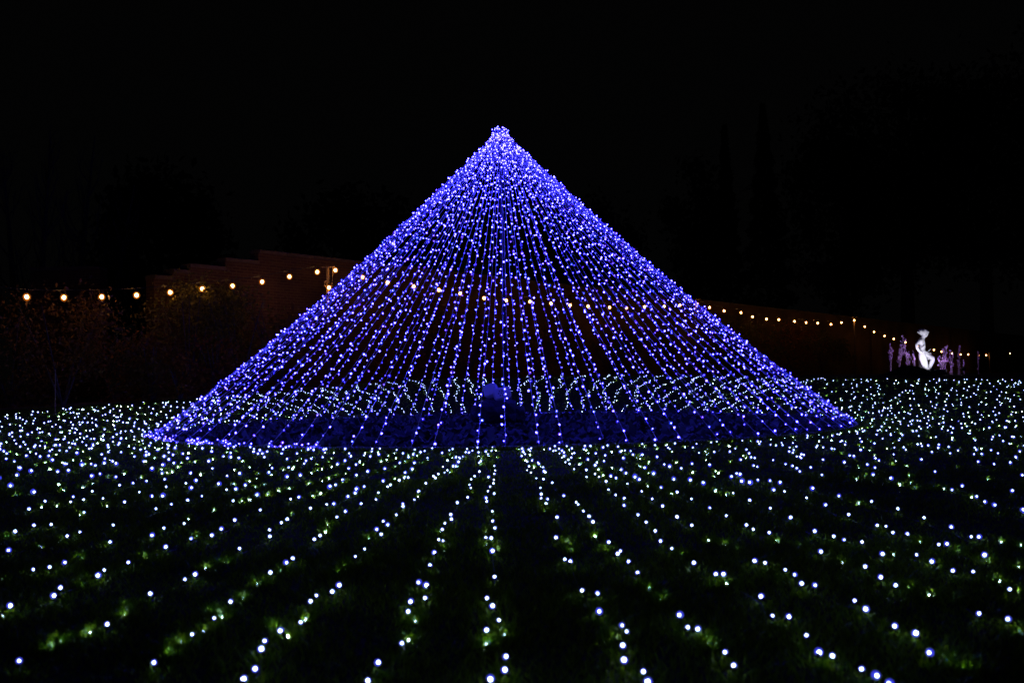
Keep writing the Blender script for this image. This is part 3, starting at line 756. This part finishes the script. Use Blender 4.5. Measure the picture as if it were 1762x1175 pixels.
# ------------------------------------------------------------------ statue on its mound, with lit seed heads round it
SY = 30.0
SO = at_y(1540 + 700 / 12.37, 555 + 1000 / 12.37, SY)
PX = SY / F_PX / 12.37
def sp(cx, cy_, y=0.0): return Vector(((cx - 700) * PX, y, (1000 - cy_) * PX))
statue = empty('statue', SO); tag(statue, 'white stone statue of a boy in a wide cap sitting with one knee raised, floodlit', 'statue')
def skin(name, pts, edges, radii, m, parent, sub=2, root=0):
    me = bpy.data.meshes.new(name); me.from_pydata([tuple(p) for p in pts], edges, [])
    o = bpy.data.objects.new(name + '_src', me); COL.objects.link(o)
    sm = o.modifiers.new('s', 'SKIN'); sv = me.skin_vertices[0].data if me.skin_vertices else None
    if sv is None:
        me.skin_vertices  # created by the modifier
    if not me.skin_vertices:
        b = bmesh.new(); b.from_mesh(me); b.verts.layers.skin.verify(); b.to_mesh(me); b.free()
    sv = me.skin_vertices[0].data
    for i, r in enumerate(radii):
        sv[i].radius = r if isinstance(r, tuple) else (r, r)
        sv[i].use_root = (i == root)
    s2 = o.modifiers.new('u', 'SUBSURF'); s2.levels = sub; s2.render_levels = sub
    dg = bpy.context.evaluated_depsgraph_get(); ev = o.evaluated_get(dg)
    m2 = bpy.data.meshes.new_from_object(ev); m2.materials.clear(); m2.materials.append(m)
    m2.polygons.foreach_set('use_smooth', [True] * len(m2.polygons))
    bpy.data.objects.remove(o)
    return link(name, m2, parent)
P_ = [sp(570, 655), sp(592, 570), sp(602, 475), sp(575, 390), sp(605, 325), sp(640, 285), sp(650, 225),      # 0 pelvis .. 6 skull
      sp(515, 372, -.14), sp(415, 470, -.20), sp(440, 560, -.19), sp(500, 622, -.14), sp(560, 640, -.13),       # 7-11 near arm
      sp(600, 400, .13), sp(600, 500, .17), sp(650, 600, .08), sp(705, 655, .02), sp(735, 660, .01),            # 12-16 far arm
      sp(560, 700, -.09), sp(590, 810, -.10), sp(625, 920, -.08), sp(660, 985, -.09), sp(712, 992, -.10),       # 17-21 near leg
      sp(630, 690, .08), sp(740, 735, .07), sp(840, 760, .05), sp(795, 860, .05), sp(750, 960, .04), sp(770, 988, .03), sp(845, 995, .02)]  # 22-28
E_ = [(0, 1), (1, 2), (2, 3), (3, 4), (4, 5), (5, 6), (3, 7), (7, 8), (8, 9), (9, 10), (10, 11), (3, 12), (12, 13), (13, 14), (14, 15), (15, 16),
      (0, 17), (17, 18), (18, 19), (19, 20), (20, 21), (0, 22), (22, 23), (23, 24), (24, 25), (25, 26), (26, 27), (27, 28)]
Rr = [.128, .092, .100, .082, .055, .078, .085, .058, .046, .038, .032, .036, .055, .045, .038, .03, .03,
      .12, .118, .10, .045, .038, .11, .10, .080, .066, .058, .034, .036]
skin('body', P_, E_, Rr, M['statue'], statue)
def blob(name, c, r, sc, parent, m, wob=.12, rot=None):
    b = bmesh.new(); bmesh.ops.create_icosphere(b, subdivisions=4, radius=r); s1 = random.random() * 9
    for v in b.verts:
        u = v.co.normalized(); k = 1 + wob * math.sin(7 * u.x + s1) * math.sin(6 * u.y + s1 * 2) + wob * .5 * math.sin(13 * u.z + 9 * u.x)
        v.co = Vector((v.co.x * sc[0], v.co.y * sc[1], v.co.z * sc[2])) * k
        if rot: v.co = rot @ v.co
    me = bpy.data.meshes.new(name); b.to_mesh(me); b.free(); me.materials.append(m); me.polygons.foreach_set('use_smooth', [True] * len(me.polygons))
    o = link(name, me, parent); o.location = c; return o
blob('cap', sp(628, 198), .138, (1.18, 1.0, .72), statue, M['statue'], .10, Matrix.Rotation(math.radians(8), 3, 'Y'))
blob('hair', sp(655, 240, .0), .112, (.95, .95, .80), statue, M['statue'], .12)
# face: brow, nose, chin, mouth line, eyes, ear on the right-facing head
mb = MB()
mb.ball(sp(690, 262, -.01), .022, 0, 2, (1.3, .7, 1)); mb.ball(sp(672, 300, -.005), .03, 0, 2, (1, 1, .7)); mb.ball(sp(676, 280, -.008), .018, 0, 2, (1, 1.5, .5))
mb.ball(sp(676, 248, -.045), .012, 0, 2); mb.ball(sp(676, 248, .03), .012, 0, 2); mb.ball(sp(632, 262, -.082), .02, 0, 2, (.7, .4, 1.2))
mb.build('face', M['statue'], statue, True)
def hand(c, d, up, name='hand', scale=1.0):
    d = d.normalized(); side = d.cross(up).normalized(); mb = MB()
    mb.ball(c, .03 * scale, 0, 2, (1.1, .8, .8))
    for i, ln in enumerate((.045, .055, .052, .04)):
        b0 = c + side * (.012 * (i - 1.5)) * scale + d * .018 * scale
        mb.tube([b0, b0 + d * ln * .55 * scale, b0 + (d * .8 - up * .35) * ln * scale], [.0085, .0078, .006], 6)
    b0 = c - side * .024 * scale; mb.tube([b0, b0 + (d * .7 - side * .8).normalized() * .026, b0 + d * .042], [.009, .008, .0065], 6)
    return mb.build(name, M['statue'], statue, True)
hand(sp(575, 640, -.14), Vector((1, 0, -.25)), Vector((0, -1, 0)))
hand(sp(745, 655, .0), Vector((1, -.2, .1)), Vector((0, 0, 1)))
mb = MB(); mb.tube([sp(640, 660, -.03), sp(700, 620, -.02), sp(775, 562, 0)], [.010, .011, .013], 8); mb.build('pipe', M['statue'], statue, True)
# tunic hem and folds over the lap
mb = MB()
for i, (a, b_, c_) in enumerate((((540, 640), (650, 665), (790, 720)), ((560, 670), (680, 700), (830, 745)), ((590, 610), (680, 650), (760, 690)), ((530, 690), (600, 740), (700, 760)))):
    mb.tube([sp(*a, -.12), sp(*b_, -.10 + .01 * i), sp(*c_, -.03)], [.03, .036, .022], 8)
mb.build('tunic_folds', M['statue'], statue, True)
mb = MB(); mb.tube([sp(500, 545, -.135), sp(560, 515, -.135), sp(620, 470, -.10)], .010, 6); mb.build('strap', M['rock'], statue)
# dark tree stump seat and plinth under the figure
g = hz(SO.x, SO.y)
mb = MB(); mb.tube([sp(655, 1010, .12), sp(640, 900, .14), sp(630, 760, .14)], [.16, .12, .11], 12); mb.build('stump_seat', M['rock'], statue, True)
pl = MB(); pl.box((0, 0, 0), (.42, .30, .12)); pl.box((0, 0, -.20), (.48, .36, .08)); o = pl.build('plinth', M['rock']); o.location = (SO.x + .03, SO.y, SO.z - .125)
tag(o, 'dark stone plinth beneath the floodlit statue', 'plinth')

# planted mound in front
mroot = empty('planted_mound', at_y(1570, 650, 28.2)); tag(mroot, 'low black mound of evergreen ground cover in front of the statue', 'shrub mound')
ml = mroot.location.copy()
out = [(1465, 655), (1500, 648), (1527, 640), (1540, 634), (1550, 628.5), (1570, 627), (1588, 632), (1600, 638.5), (1615, 642), (1640, 647), (1680, 650), (1762, 652), (1830, 653)]
V, Fq = [], []
for i, (px, py) in enumerate(out):
    t = at_y(px, py + 1.5, 28.4) - ml; g0 = hz(ml.x + t.x, 27.4) - .3 - ml.z
    V += [(t.x, -.9, g0), (t.x, -.35, (t.z * .75 + g0 * .25)), (t.x, .2, t.z), (t.x, .7, (t.z * .7 + g0 * .3)), (t.x, 1.2, g0)]
for i in range(len(out) - 1):
    for k in range(4): a = i * 5 + k; Fq.append((a, a + 5, a + 6, a + 1))
me = bpy.data.meshes.new('soil'); me.from_pydata(V, [], Fq); me.materials.append(M['soil']); link('soil', me, mroot)
Vn = np.array(V); C = []
for _ in range(5200):
    i = random.randrange(len(out) - 1); k = random.randrange(4); u, v = random.random(), random.random()
    a, b_, c_, d_ = (Vn[j] for j in (i * 5 + k, (i + 1) * 5 + k, (i + 1) * 5 + k + 1, i * 5 + k + 1))
    C.append((a * (1 - u) + b_ * u) * (1 - v) + (d_ * (1 - u) + c_ * u) * v)
V2, F2 = leaves(np.array(C), .035); link('foliage', np_mesh('foliage', V2, F2, [M['leaf_dark']]), mroot)

# seed-head plants
def seed_plant(px0, pyb, tops, Y, spread, label, dim=1.0, dens=1.0, bare=.35):
    """tops: list of (px, py) of stem tips; stems rise from px0, pyb"""
    b0 = at_y(px0, pyb, Y); root = empty('seed_head_plant', b0); tag(root, label, 'plant', 'tall seed-head plants lit beside the statue')
    st = MB(); fl = MB()
    g = hz(b0.x, b0.y) - b0.z - .05
    for (tx, ty) in tops:
        t = at_y(tx, ty, Y) - b0; mid = Vector((t.x * .35, random.gauss(0, .03), t.z * .5)); foot = Vector((random.gauss(0, .02), 0, min(g, 0)))
        st.tube([foot, mid, t], [.012, .009, .005], 5)
        n = int(t.z / .075 * dens)
        for k in range(max(n, 3)):
            f = random.uniform(bare, 1); p = (foot.lerp(mid, f * 2) if f < .5 else mid.lerp(t, f * 2 - 1))
            a = random.uniform(0, 6.28); r = spread * random.uniform(.3, 1) * (1.15 - f * .6)
            e = p + Vector((math.cos(a) * r, math.sin(a) * r, random.uniform(.02, .10)))
            st.tube([p, e], .0035, 3, cap=False)
            fl.ball(e, random.uniform(.011, .024), 0, 1, (1, 1, 1.5))
            if random.random() < .6: fl.ball(p + (e - p) * .6, random.uniform(.010, .018), 0, 1)
        fl.ball(t, .02, 0, 1, (1, 1, 1.8))
    st.build('stems', M['stem'], root); o = fl.build('seed_heads', M['flower'], root, True); o['kind'] = 'stuff'
random.seed(19)
T_ = lambda x0, x1, y0, y1, n: [(random.uniform(x0, x1), random.uniform(y0, y1)) for _ in range(n)]
seed_plant(1532, 639, T_(1527, 1541, 592, 606, 5), 30.3, .07, 'vase-shaped lit seed-head plant standing leftmost beside the statue', bare=.45)
seed_plant(1546, 637, T_(1548, 1559, 580, 596, 4) + T_(1548, 1560, 600, 612, 4), 30.7, .08, 'tallest lit seed-head plant left of the statue, topped by a tall spike', bare=.3)
seed_plant(1562, 634, T_(1554, 1573, 604, 612, 8), 30.5, .09, 'dense bushy lit seed-head plant close behind the statue back', bare=.1)
seed_plant(1573, 632, T_(1571, 1577, 610, 616, 3), 30.2, .04, 'thin lit stems between the bushy plant and the statue')
seed_plant(1621, 645, T_(1613, 1631, 612, 622, 9), 29.9, .10, 'dense lit seed-head plant just right of the statue knee', bare=.05)
seed_plant(1626, 640, T_(1620, 1629, 597, 604, 4), 30.6, .06, 'tall spikes rising behind the dense plant right of the statue', bare=.4)
seed_plant(1637, 642, T_(1633, 1641, 602, 612, 3), 30.4, .06, 'narrow lit seed-head plant second to the right of the statue', bare=.1)
seed_plant(1650, 640, T_(1648, 1653, 589, 606, 4), 31.2, .05, 'dim tall spire plant to the right of the narrow lit plant', bare=.2)
seed_plant(1658, 638, T_(1657, 1660, 621, 625, 2), 30.8, .03, 'short lit seed-head plant at the foot of the dim spire plant', bare=.1)
seed_plant(1683, 642, T_(1682, 1685, 607, 612, 2), 31.0, .03, 'lone slim seed-head plant farthest right of the statue', bare=.1)

# floodlights (real fixtures, hidden behind the mound from the photo's side)
def flood(loc, target, col, power, size, label, r=.06):
    root = empty('floodlight', loc); tag(root, label, 'floodlight')
    d = (Vector(target) - Vector(loc)).normalized(); q = d.to_track_quat('-Z', 'Y'); R3 = q.to_matrix()
    mb = MB(); mb.tube([-d * .10, -d * .02, Vector((0, 0, 0))], [r * .6, r, r * 1.05], 12); mb.build('housing', M['black'], root)
    mb = MB(); mb.tube([(0, 0, -.16), (0, 0, -.05)], .015, 6); mb.build('spike', M['black'], root)
    ld = bpy.data.lights.new('flood_beam', 'SPOT'); ld.energy = power; ld.color = col; ld.spot_size = math.radians(size); ld.spot_blend = .6; ld.shadow_soft_size = .05
    lo = bpy.data.objects.new('flood_beam', ld); COL.objects.link(lo); lo.parent = root; lo.location = d * .03; lo.rotation_euler = q.to_euler()
tg = SO + Vector((0, 0, .6))
flood(SO + Vector((-.35, -1.15, .0)), tg, (.86, .84, 1), 88, 62, 'black spiked floodlight aimed up at the statue from behind the mound')
flood(SO + Vector((-.6, -.7, .02)), SO + Vector((-.75, .5, .45)), (.80, .60, 1), 34, 100, 'black spiked floodlight aimed at the seed heads left of the statue')
flood(SO + Vector((.75, -.7, -.0)), SO + Vector((.75, .5, .4)), (.80, .60, 1), 34, 100, 'black spiked floodlight aimed at the seed heads right of the statue')

# ------------------------------------------------------------------ trees beyond the wall, black against the sky
def crown_tree(px, pyt, Y, w, label, n=5200, conifer=False):
    p = at_y(px, pyt, Y); Hh = p.z; root = empty('conifer_tree' if conifer else 'broadleaf_tree', (p.x, Y, 0)); tag(root, label, 'tree', 'trees beyond the garden wall')
    mb = MB(); mb.tube([(0, 0, -.2), (.2, 0, Hh * .4), (0, 0, Hh * .9)], [w * .045, w * .03, w * .006], 8)
    for i in range(12):
        a = random.uniform(0, 6.28); z = Hh * random.uniform(.3, .75); l = w * .38
        mb.tube([(0, 0, z), (math.cos(a) * l * .5, math.sin(a) * l * .5, z + l * .25), (math.cos(a) * l, math.sin(a) * l, z + l * (.1 if conifer else .6))], [w * .015, w * .01, w * .003], 5)
    mb.build('trunk', M['bark'], root)
    if conifer:
        t = rng.random(n) ** .8; a = rng.random(n) * 6.283; r = w / 2 * (1 - t) * (.55 + .45 * np.abs(np.sin(t * 34))) * rng.uniform(.3, 1.05, n) ** .5 + .05
        C = np.stack([r * np.cos(a), r * np.sin(a), Hh * (.12 + .88 * t) - r * .25], 1)
    else:
        C = clumps(n, 46, (w / 2, w / 2.4, Hh * .36), .15); C[:, 2] += Hh * .62
    V, Fq = leaves(C, .34 if not conifer else .3); link('crown', np_mesh('crown', V, Fq, [M['leaf_dark']]), root)
random.seed(23)
crown_tree(1545, 80, 88, 17, 'huge domed broadleaf tree black against the sky above the statue', n=9000)
crown_tree(1680, 95, 96, 17, 'second huge dark tree right of the domed one', n=9000)
crown_tree(1790, 40, 80, 14, 'dark tree crown cut by the right edge', n=6000)
crown_tree(1440, 230, 84, 9, 'lower dark crown on the left shoulder of the huge tree', n=5000)
crown_tree(1312, 182, 90, 7.0, 'pointed conifer silhouette left of the huge tree', conifer=True)
crown_tree(1246, 218, 92, 5.0, 'smaller pointed conifer silhouette left of the first', conifer=True, n=3600)
crown_tree(1195, 262, 92, 5.5, 'lowest rounded dark crown at the left end of the tree line', n=3600)
crown_tree(1000, 330, 100, 12, 'distant dark crown behind the right side of the cone')
crown_tree(640, 330, 70, 12, 'distant dark crown behind the left side of the cone')
crown_tree(270, 300, 60, 9, 'dark bushy crown beyond the stepped end of the wall')
def bare_tree(px, pyt, Y, lean, label):
    p = at_y(px, pyt, Y); Hh = p.z; root = empty('bare_tree', (p.x, Y, 0)); tag(root, label, 'tree', 'bare trees at the left beyond the pier')
    mb = MB(); mb.tube([(0, 0, -.2), (lean * .4, 0, Hh * .5), (lean, 0, Hh)], [.16, .1, .02], 7); mb.build('trunk', M['bark'], root)
    br = MB()
    for i in range(26):
        t = random.uniform(.25, .95); a = random.uniform(0, 6.28); l = (1 - t) * Hh * .35 + .4; c0 = Vector((lean * t, 0, Hh * t))
        e = c0 + Vector((math.cos(a) * l * .45, math.sin(a) * l * .45, l)); br.tube([c0, c0.lerp(e, .5) + Vector((math.cos(a) * l * .1, 0, -l * .05)), e], [.045, .025, .008], 5)
        for j in range(3):
            e2 = c0.lerp(e, random.uniform(.4, .9)); br.tube([e2, e2 + Vector((random.gauss(0, .3), random.gauss(0, .3), random.uniform(.3, .8)))], [.014, .005], 3)
    br.build('branches', M['bark'], root)
bare_tree(35, 270, 34, -.6, 'leftmost bare slender tree beyond the brick pier')
bare_tree(62, 240, 33, .5, 'bare slender tree directly above the brick pier')
bare_tree(120, 235, 35, .9, 'forked bare tree right of the brick pier')
bare_tree(175, 320, 36, 1.2, 'shortest bare tree next to the dark bushy crown')
